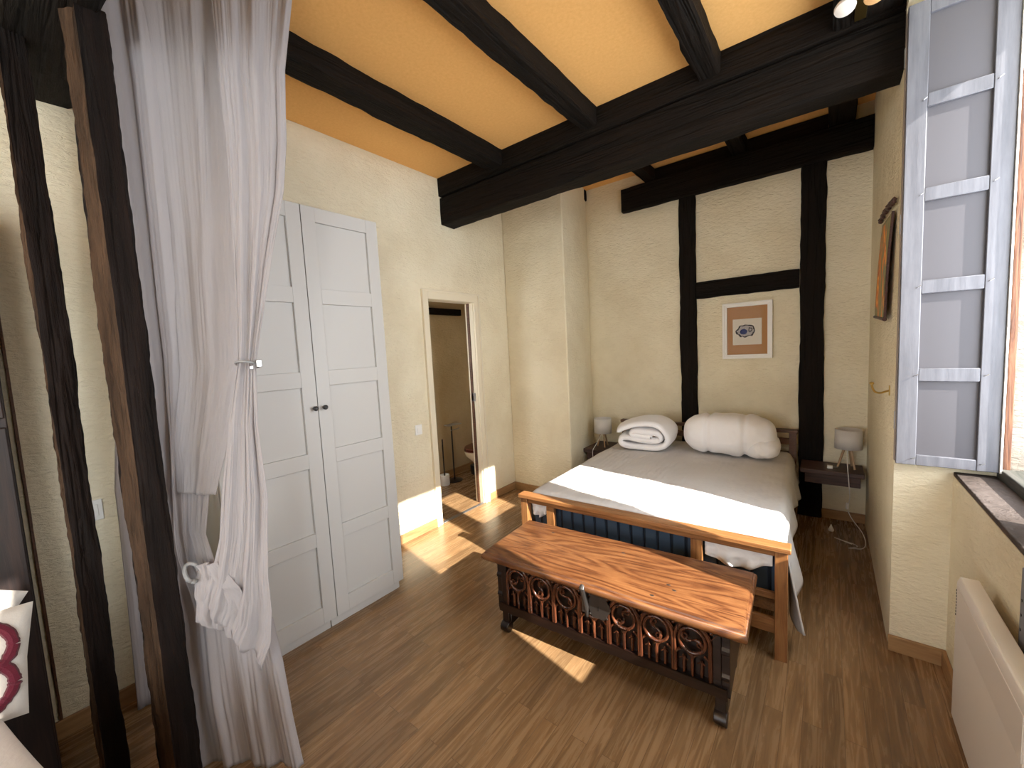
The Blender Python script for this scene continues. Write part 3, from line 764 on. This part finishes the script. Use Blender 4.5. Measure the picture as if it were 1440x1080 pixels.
def blob(rx, rz, amp, seed, y, cx=0, cz=0, hole=None):
    b = MB(); n = 60
    o_ = [(ic+cx+rx*math.cos(a)*(1+amp*noise.noise(Vector((math.cos(a)*1.5,math.sin(a)*1.5,seed)))), y, iz+cz+rz*math.sin(a)*(1+amp*noise.noise(Vector((math.cos(a)*2.5,math.sin(a)*2.5,seed+3))))) for a in [2*PI*k/n for k in range(n)]]
    if hole:
        i_ = [(ic+cx+(p[0]-ic-cx)*(hole+.06*math.sin(k*1.3)), y, iz+cz+(p[2]-iz-cz)*(hole+.05*math.cos(k*.9))) for k, p in enumerate(o_)]
        b.add(o_+i_, [(k,(k+1)%n,n+(k+1)%n,n+k) for k in range(n)])
    else: b.add(o_, [tuple(range(n))])
    return b
blob(.072,.052,.35,1,4.0500).build('ink_wash', M_wash, t, world=True)
blob(.075,.054,.35,1,4.0497,hole=.84).build('ink_outline', M_ink, t, world=True)
blob(.028,.024,.15,2,4.0495,-.018,-.006).build('ink_disc', M_inkb, t, world=True)
blob(.016,.022,.4,5,4.0494,.032,.010,hole=.55).build('ink_outline', M_ink, t, world=True)
mg = bpy.data.materials.new('picture_glass'); mg.use_nodes = True; nt = mg.node_tree; nt.nodes.clear()
g1 = nt.nodes.new('ShaderNodeBsdfTransparent'); g2 = nt.nodes.new('ShaderNodeBsdfGlossy'); g2.inputs['Roughness'].default_value = .03
fr = nt.nodes.new('ShaderNodeFresnel'); fr.inputs[0].default_value = 1.1; g3 = nt.nodes.new('ShaderNodeMixShader'); g4 = nt.nodes.new('ShaderNodeOutputMaterial')
nt.links.new(fr.outputs[0], g3.inputs[0]); nt.links.new(g1.outputs[0], g3.inputs[1]); nt.links.new(g2.outputs[0], g3.inputs[2]); nt.links.new(g3.outputs[0], g4.inputs[0])
MB().add([(x0+.032,4.047,z0+.032),(x1-.032,4.047,z0+.032),(x1-.032,4.047,z1-.032),(x0+.032,4.047,z1-.032)], [(0,1,2,3)]).build('picture_glass', mg, t, world=True)

# ---------------------------------------------------------------- wall hanging + hook
t = thing('wall_hanging', 'narrow painted scroll under a carved wooden rod on the window wall', 'wall hanging', (.22,2.95,1.57))
M_paint = mat('painted_scroll', (.3,.1,.05), .7, .2)
v = coord(M_paint, (3,4,2)); nn = noise_n(M_paint, v, 2.4, 4, .55, 1.2)
setc(M_paint, ramp(M_paint, nn, [(.25,(.08,.07,.03)),(.40,(.32,.30,.15)),(.47,(.22,.24,.14)),(.53,(.70,.22,.06)),(.60,(.90,.42,.09)),(.68,(.50,.09,.05)),(.8,(.10,.04,.03))]))
def scr(u, v):
    return (.226 - .004*math.sin(v*PI) - .011*v, 2.60+.47*u+.11*v+.07*u*v, 2.045+.03*u-.49*v)
MB().grid(scr, 16, 24).build('painted_cloth', M_paint, t, world=True, thick=.004)
M_cw = wood('carved_rod', 1, (.02,.008,.006), (.06,.02,.015), (.1,.04,.03), .4, 40, .9)
MB().tube([scr(q/8,1.0) for q in range(9)], .009, 8).build('bottom_rod', M_cw, t, world=True)
b = MB(); pts = [(.223, 2.54+.66*q/30, 2.075+.045*q/30+.008*math.sin(q*1.1)*(1 if q%2 else .6)+.012*math.sin(PI*q/30)) for q in range(31)]
b.tube(pts, [.006+.005*abs(math.sin(q*.75)) for q in range(31)], 8)
for q in range(0, 31, 3): b.lathe([(.001,-.014),(.008,-.009),(.007,0),(.010,.009),(.002,.018)], pts[q][0], pts[q][1], pts[q][2], 8)
b.build('carved_rod', M_cw, t, world=True)
MB().tube([scr(0, q/10) for q in range(11)], .006, 6).build('side_border', M_cw, t, world=True)
t = thing('wall_hook', 'small brass hook on the window wall below the painted scroll', 'hook', (.24,2.72,1.17))
MB().tube(smooth([(.24,2.70,1.205),(.225,2.70,1.20),(.205,2.70,1.19),(.185,2.70,1.195),(.175,2.70,1.215),(.172,2.70,1.235)]), .0045, 8).lathe([(.001,-.008),(.008,-.005),(.01,0),(.008,.005),(.001,.008)], .172,2.70,1.24,10).build('hook_arm', M_brass, t, world=True)
MB().box(.236,.24,2.69,2.71,1.18,1.23).build('hook_plate', M_brass, t, bevel=.001, world=True)

# ---------------------------------------------------------------- spotlights
t = thing('ceiling_spotlight', 'ceiling spotlight bar with two round heads on the joist by the window', 'spotlight', (.09,2.2,2.86))
MB().box(.07,.11,1.95,2.45,2.845,2.862).build('mounting_bar', M_brass, t, bevel=.002, world=True)
for (x, y, z, m_, lb) in ((.035,2.22,2.80,M_rad,'white round head'),(.125,2.22,2.80,mat('amber_glass',(.62,.36,.16),.4,.5),'amber round head')):
    h = MB().lathe([(.004,.05),(.012,.045),(.014,.02),(.030,.0),(.036,-.012),(.034,-.02),(.02,-.026),(.002,-.028)], n=24)
    h.xf(Matrix.Translation((x,y,z)) @ Matrix.Rotation(math.radians(-18),4,'X')).build('spot_head', m_, t, world=True, label=lb)
    MB().tube([(x,y,z+.03),(.09,y+.02,2.85)], .005, 8).build('spot_arm', M_brass, t, world=True)

# ---------------------------------------------------------------- toilet room
t = thing('toilet', 'toilet with a dark mahogany seat, half hidden by the right side of the doorway', 'toilet', (-3.12,3.35,0))
b = MB(); sec = [(0,.105,.17,.06),(.03,.10,.165,.06),(.12,.075,.13,.07),(.20,.085,.135,.05),(.28,.13,.185,.02),(.34,.165,.225,.0),(.385,.178,.24,.0),(.39,.17,.232,0)]
n = 32; vs = []
for z, rx, ry, oy in sec:
    for k in range(n):
        a = 2*PI*k/n; vs.append((rx*math.cos(a), oy+ry*math.sin(a)*(1 if math.sin(a) < 0 else .85), z))
fs = [(i*n+j, i*n+(j+1)%n, (i+1)*n+(j+1)%n, (i+1)*n+j) for i in range(len(sec)-1) for j in range(n)]+[tuple(reversed(range(n))), tuple((len(sec)-1)*n+j for j in range(n))]
b.add(vs, fs).build('bowl', M_porc, t, angle=60)
MB().lathe([(.172,.391),(.182,.396),(.182,.408),(.172,.413)], n=32, sy=1.33).build('seat', M_seat, t, angle=50)
MB().lathe([(.168,.414),(.178,.418),(.176,.430),(.150,.436),(.01,.438)], n=32, sy=1.33).build('seat_lid', M_seat, t, angle=50)
MB().box(-.20,.20,.27,.43,.36,.74).build('tank', M_porc, t, bevel=.02, seg=3)
t = thing('toilet_brush_holder', 'white round brush pot with a black handle just inside the doorway', 'toilet brush', (-3.44,3.03,0))
MB().lathe([(.052,0),(.055,.005),(.055,.12),(.050,.122),(.045,.10)], n=28).build('pot', M_plast, t)
MB().tube([(0,0,.06),(0,.0,.53)], .008, 10).build('handle', M_black, t)
t = thing('paper_stand', 'black floor stand with a steel tray and a paper roll arm in the toilet room', 'stand', (-3.46,3.20,0))
MB().lathe([(.10,0),(.10,.008),(.02,.012)], n=32, sx=.9).build('base_plate', M_black, t)
MB().tube([(0,0,.01),(0,0,.66)], .009, 10).build('pole', M_black, t)
MB().box(-.05,.05,-.07,.12,.66,.67).build('tray', M_steel, t, bevel=.002)
MB().tube([(0,-.01,.60),(0,.05,.60),(0,.12,.602),(0,.125,.62)], .006, 8).build('roll_arm', M_steel, t)
tag(MB().lathe([(.05,0),(.06,.02),(.062,.11),(.058,.115)], -3.42,3.52,0,24).build('waste_bin', M_black), 'small dark bin on the floor behind the toilet bowl', 'bin')

# ---------------------------------------------------------------- curtains
def drape(rows, nu, folds, amp, seed, gather=None, nsub=10, hemwave=0):
    """rows: (xa,ya,za, xb,yb,zb) from top to bottom"""
    R = []
    for a, b in zip(rows[:-1], rows[1:]):
        for k in range(nsub):
            t_ = k/nsub; t_ = t_*t_*(3-2*t_)*.5+t_*.5
            R.append([p+(q-p)*t_ for p, q in zip(a, b)])
    R.append(list(rows[-1]))
    vs = []
    for j, r in enumerate(R):
        A = Vector(r[:3]); B = Vector(r[3:]); w = (B-A); wl = w.length; v = j/(len(R)-1)
        nx = Vector((w.y, -w.x, 0)); nx.normalize()
        for i in range(nu+1):
            u = i/nu
            ph = folds*2*PI*(u + .10*noise.noise(Vector((u*3, v*1.6, seed))) ) + seed
            sharp = math.sin(ph)+.4*math.sin(2.3*ph+1.1+v*2)+.09*math.sin(6.1*ph+v*7+2+3*noise.noise(Vector((u*4,v*3,seed))))
            a = amp*min(1.25, .35+wl*1.4)
            d = a*sharp*.6 + .012*noise.noise(Vector((u*folds*2, v*5, seed+2))) + .003*noise.noise(Vector((u*40, v*14, seed+5)))
            z = A.z+w.z*u
            if j == len(R)-1 and hemwave: z += hemwave*math.sin(u*folds*PI*2)
            p = A + w*(u + .012*math.sin(ph*.5+v*4)) + nx*d
            vs.append((p.x, p.y, max(.012, z)))
    w_ = nu+1; fs = [(j*w_+i, j*w_+i+1, (j+1)*w_+i+1, (j+1)*w_+i) for j in range(len(R)-1) for i in range(nu)]
    return MB().add(vs, fs)
P1=[(-1.95,.30,2.97,-1.78,.74,2.97),
(-1.92,0.318,2.481, -1.750,0.677,2.596),
(-1.92,0.325,2.031, -1.750,0.626,2.065),
(-1.92,0.325,1.546, -1.750,0.581,1.531),
(-1.92,0.325,1.293, -1.780,0.518,1.266),
(-1.92,0.326,1.059, -1.800,0.444,1.037),
(-1.92,0.327,0.900, -1.800,0.418,0.883),
(-1.92,0.328,0.790, -1.750,0.421,0.787),
(-1.90,0.328,0.680, -1.700,0.478,0.665),
(-1.89,0.327,0.579, -1.650,0.548,0.532),
(-1.88,0.322,0.425, -1.600,0.544,0.386),
(-1.86,0.317,0.243, -1.550,0.540,0.216),
(-1.84,0.322,0.014, -1.510,0.549,0.014)]
c1 = thing('curtain', 'long white cotton curtain beside the thick post, knotted low and reaching the floor', 'curtain', (-1.7,.45,0))
drape(P1, 150, 3.2, .022, 1.3).build('panel', M_curt, c1, world=True, thick=.002, angle=180)
drape([(-1.90,.42,2.97,-1.74,.70,2.97),(-1.87,.43,2.0,-1.72,.60,2.03),(-1.86,.415,1.5,-1.71,.565,1.5),(-1.86,.37,1.2,-1.74,.49,1.2),(-1.85,.36,1.045,-1.765,.447,1.025)], 70, 1.6, .016, 2.2).build('turned_back_edge', M_curt, c1, world=True, thick=.002, angle=180)
# swag of cloth gathered into the low knot
drape([(-1.76,.362,.80,-1.66,.40,.82),(-1.74,.355,.76,-1.60,.44,.72),(-1.72,.345,.70,-1.585,.46,.60),(-1.71,.335,.62,-1.60,.44,.52)], 60, 1.8, .022, 5.5).build('gathered_swag', M_curt, c1, world=True, thick=.002, angle=180)
# knot tie of the first curtain
def coil(c, r1, r2, ax, n=40, turns=1, wob=.004):
    out = []
    for k in range(n*turns):
        a = 2*PI*k/n; out.append((c[0]+r1*math.cos(a)*ax[0], c[1]+r1*math.cos(a)*ax[1], c[2]+r2*math.sin(a)+wob*math.sin(3*a)))
    return out
M_tie = mat('grey_ribbon', (.26,.26,.26), .5, .4)
MB().tube([(-1.745+.012*math.sin(a*2), .349+.018*math.cos(a), .785+.03*math.sin(a)) for a in [2*PI*k/30 for k in range(24)]], .0065, 8).build('tie', M_tie, c1, world=True, label='grey looped tie')
MB().lathe([(.002,-.008),(.010,-.004),(.011,.003),(.003,.008)], -1.735,.352,.752,12).build('tie_bead', M_tie, c1, world=True)
P2=[(-1.76,.60,2.97,-1.62,.85,2.97),
(-1.700,0.577,2.526, -1.600,0.769,2.574),
(-1.700,0.578,2.288, -1.600,0.750,2.315),
(-1.700,0.574,2.116, -1.600,0.722,2.128),
(-1.690,0.565,1.913, -1.610,0.670,1.914),
(-1.670,0.544,1.657, -1.620,0.613,1.655),
(-1.660,0.530,1.505, -1.630,0.580,1.501),
(-1.670,0.486,1.280, -1.610,0.559,1.272),
(-1.670,0.441,1.036, -1.600,0.562,1.010),
(-1.670,0.419,0.889, -1.590,0.544,0.858),
(-1.66,.392,.81, -1.575,.528,.74),
(-1.665,.372,.755, -1.56,.522,.62),
(-1.675,.360,.715, -1.55,.505,.51),
(-1.69,.352,.69, -1.55,.470,.44)]
c2 = thing('curtain', 'white cotton curtain gathered by a tie at mid height, hanging before the wardrobe', 'curtain', (-1.64,.6,0))
drape(P2, 120, 2.6, .020, 4.1, hemwave=.015).build('panel', M_curt, c2, world=True, thick=.002, angle=180)
MB().tube([(-1.648+.030*math.cos(a), .557+.036*math.sin(a), 1.497+.012*math.sin(a+2.5)) for a in [2*PI*k/32 for k in range(32)]], .0045, 8, closed=True).build('tie', M_tie, c2, world=True, label='grey cord tie')
MB().box(-1.618,-1.606,.572,.590,1.485,1.512).box(-1.612,-1.602,.548,.560,1.478,1.492).build('tie_clasp', M_steel, c2, bevel=.002, world=True)
c3 = thing('curtain', 'white curtain panel glimpsed behind the thick post, its hem above the floor', 'curtain', (-2.3,.3,0))
drape([(-2.32,.38,2.97,-2.22,.50,2.97),(-2.33,.35,2.0,-2.24,.45,2.0),(-2.34,.30,1.4,-2.26,.42,1.4),(-2.34,.255,1.0,-2.26,.40,1.0),(-2.36,.235,.02,-2.28,.40,.03)], 50, 2.2, .014, 7.7).build('panel', M_curt, c3, world=True, thick=.002, angle=180)
t = thing('curtain_rail', 'wooden curtain rail fixed under the ceiling above the white curtains', 'curtain rail', (-1.72,.6,2.98))
MB().tube([(-2.45,.14,2.985),(-1.9,.36,2.985),(-1.68,.70,2.985),(-1.62,.98,2.985)], .013, 12).build('rail', M_leg, t, world=True)
for p in ((-1.9,.36),(-1.62,.96)):
    MB().tube([(p[0],p[1],2.985),(p[0],p[1],3.0)], .01, 8).build('rail_bracket', M_leg, t, world=True)

# ---------------------------------------------------------------- far left corner: cupboard, daybed, cushions
t = thing('cupboard', 'dark brown cupboard at the left edge behind the cushions', 'cupboard', (-2.3,-.6,0))
MB().box(-2.46,-2.16,-1.1,.004,0,2.1).build('cabinet_body', M_cup, t, bevel=.004, world=True)
MB().box(-2.16,-2.142,-.54,.0,.08,1.33).build('door', M_cup, t, bevel=.004, world=True)
MB().box(-2.16,-2.142,-.54,.0,1.36,2.08).build('door', M_cup, t, bevel=.004, world=True)
t = thing('daybed', 'daybed at the lower left corner carrying the white throw and cushions', 'daybed', (-1.4,-.6,0))
MB().box(-2.10,-.85,-1.3,-.12,.12,.42).build('base', M_brown, t, bevel=.02, world=True)
MB().box(-2.10,-.85,-1.3,-.10,.425,.495).build('pad', M_throw, t, bevel=.02, seg=3, world=True)
for x in (-1.96,-.92):
    for y in (-1.24,-.22): MB().box(x-.03,x+.03,y-.03,y+.03,0,.12).build('leg', M_brown, t, world=True)
def throwf(u, v):
    a = 2*PI*v; x = -1.765+.965*u; ye = -.010+(x+1.387)*.206
    e = min(1, min(u, 1-u)/.04); e = .6+.4*math.sqrt(max(0, 1-(1-e)**2))
    c_, s_ = math.cos(a), math.sin(a)
    f = 1/((abs(c_)**5+abs(s_)**5)**.2)
    hy = (ye+1.0)/2; y = ye-hy+hy*c_*f
    z = .554+.050*e*s_*f+.006*noise.noise(Vector((x*5, y*5, 1)))
    return (x, y, z)
tag(MB().grid(throwf, 60, 72).add([throwf(0, k/24) for k in range(24)], [tuple(range(24))]).add([throwf(1, k/24) for k in range(24)], [tuple(reversed(range(24)))]).build('throw_blanket', M_throw, None, angle=60), 'white fleece throw folded thick over the daybed at the bottom left corner', 'throw')
def cushion(c, w_, h_, th, rot, lab, pat):
    t = thing('cushion', lab, 'cushion', c); t.rotation_euler = rot
    def side(s):
        def fn(u, v):
            a = -1+2*u; b_ = -1+2*v
            e = (max(0,1-a**4)*max(0,1-b_**4))**.5
            pin = 1-.06*(1-abs(a))*abs(b_)**3
            return (w_/2*a*(1-.05*(1-abs(b_))), h_/2*b_*(1-.05*(1-abs(a))), s*th/2*e**.8)
        return fn
    b = MB().grid(side(1), 24, 24).grid(side(-1), 24, 24, flip=True)
    b.build('cover', M_cush, t, angle=180)
    for q in pat:
        pts = [Vector((x_*w_/2, y_*h_/2, side(1)((x_+1)/2,(y_+1)/2)[2]+.002)) for x_, y_ in q]
        pts = smooth(pts, 2)
        rr = [.014+.006*noise.noise(Vector((k*2.9,1,1))) for k in range(len(pts))]
        MB().tube(pts, rr, 8).build('tufted_loop', M_tuft, t, label='burgundy tufting')
    return t
loop = [(.58*math.cos(2*PI*k/20)+.20, .30+.50*math.sin(2*PI*k/20)) for k in range(21)]
CUSH = (loop, loop)

# ---------------------------------------------------------------- camera (values solved from the photograph's perspective)
cam = bpy.data.cameras.new('camera'); co = bpy.data.objects.new('camera', cam); C.objects.link(co)
cam.sensor_width = 36; cam.lens = 566.89/1440*36; cam.clip_start = .02
Rr = Vector((0.7867530384467545, 0.6151350095176645, -0.051269645605390726))
Rd = Vector((0.011719263744550821, -0.09792946001270726, -0.9951243538969917))
Rf = Vector((-0.6171566376148646, 0.7823162665618825, -0.08425522963349168))
M4 = Matrix(((Rr.x,-Rd.x,-Rf.x,0),(Rr.y,-Rd.y,-Rf.y,0),(Rr.z,-Rd.z,-Rf.z,1.5),(0,0,0,1)))
co.matrix_world = M4; scn.camera = co

# cushions face the camera, leaning on the daybed
def face(c, n, up):
    n = Vector(n).normalized(); x = Vector(up).cross(n).normalized(); y = n.cross(x)
    return Matrix(((x.x,y.x,n.x,0),(x.y,y.y,n.y,0),(x.z,y.z,n.z,0),(0,0,0,1))).to_euler()
cushion((-1.915,-.175,.665), .31, .31, .10, face(None,(1,.0,.4),(.0,.12,1)), 'cream cushion with burgundy tufted loops, lower of the two on the daybed', (loop,[(.2+.62*math.cos(a),-.35+.5*math.sin(a)) for a in [2*PI*k/18 for k in range(19)]]))
cushion((-2.065,-.235,.735), .33, .33, .09, face(None,(1,.0,.25),(.0,.6,1)), 'cream cushion behind the looped one, its tufting just showing at the frame edge', ([(-.9,.5),(-.3,.75),(.3,.6)],))

# ---------------------------------------------------------------- light: sun through the window, sky outside
sun = bpy.data.lights.new('sun', 'SUN'); so = bpy.data.objects.new('sun', sun); C.objects.link(so)
sd = Vector((-1,.21,-.69)).normalized()
so.rotation_euler = sd.to_track_quat('-Z','Y').to_euler(); so.location = (4,.5,4)
sun.energy = 10; sun.angle = math.radians(.53); sun.color = (1,.95,.86)
wd = bpy.data.worlds.new('world'); scn.world = wd; wd.use_nodes = True
bg = wd.node_tree.nodes['Background']; bg.inputs[0].default_value = (.88,.94,1,1); bg.inputs[1].default_value = 6
def portal(name, loc, rot, sx, sy):
    l = bpy.data.lights.new(name, 'AREA'); l.shape = 'RECTANGLE'; l.size = sx; l.size_y = sy; l.cycles.is_portal = True
    o = bpy.data.objects.new(name, l); C.objects.link(o); o.location = loc; o.rotation_euler = rot
portal('window_portal', (.93,1.78,1.82), (0,math.radians(90),0), 1.84, 1.36)
portal('added_opening_portal', (-1.35,-3.73,1.65), (math.radians(90),0,0), 2.1, 1.7)  # covers the added front openings
portal('side_window_portal', (.93,-1.15,1.9), (0,math.radians(90),0), 2.06, 1.3)

scn.view_settings.view_transform = 'Standard'; scn.view_settings.look = 'None'
scn.view_settings.gamma = 1; scn.view_settings.use_curve_mapping = False
scn.view_settings.exposure = .95
cy = scn.cycles
cy.max_bounces = 10; cy.diffuse_bounces = 7; cy.glossy_bounces = 4; cy.transparent_max_bounces = 8; cy.transmission_bounces = 4
cy.sample_clamp_indirect = 6; cy.caustics_reflective = False; cy.caustics_refractive = False
try: cy.use_denoising = True
except Exception: pass
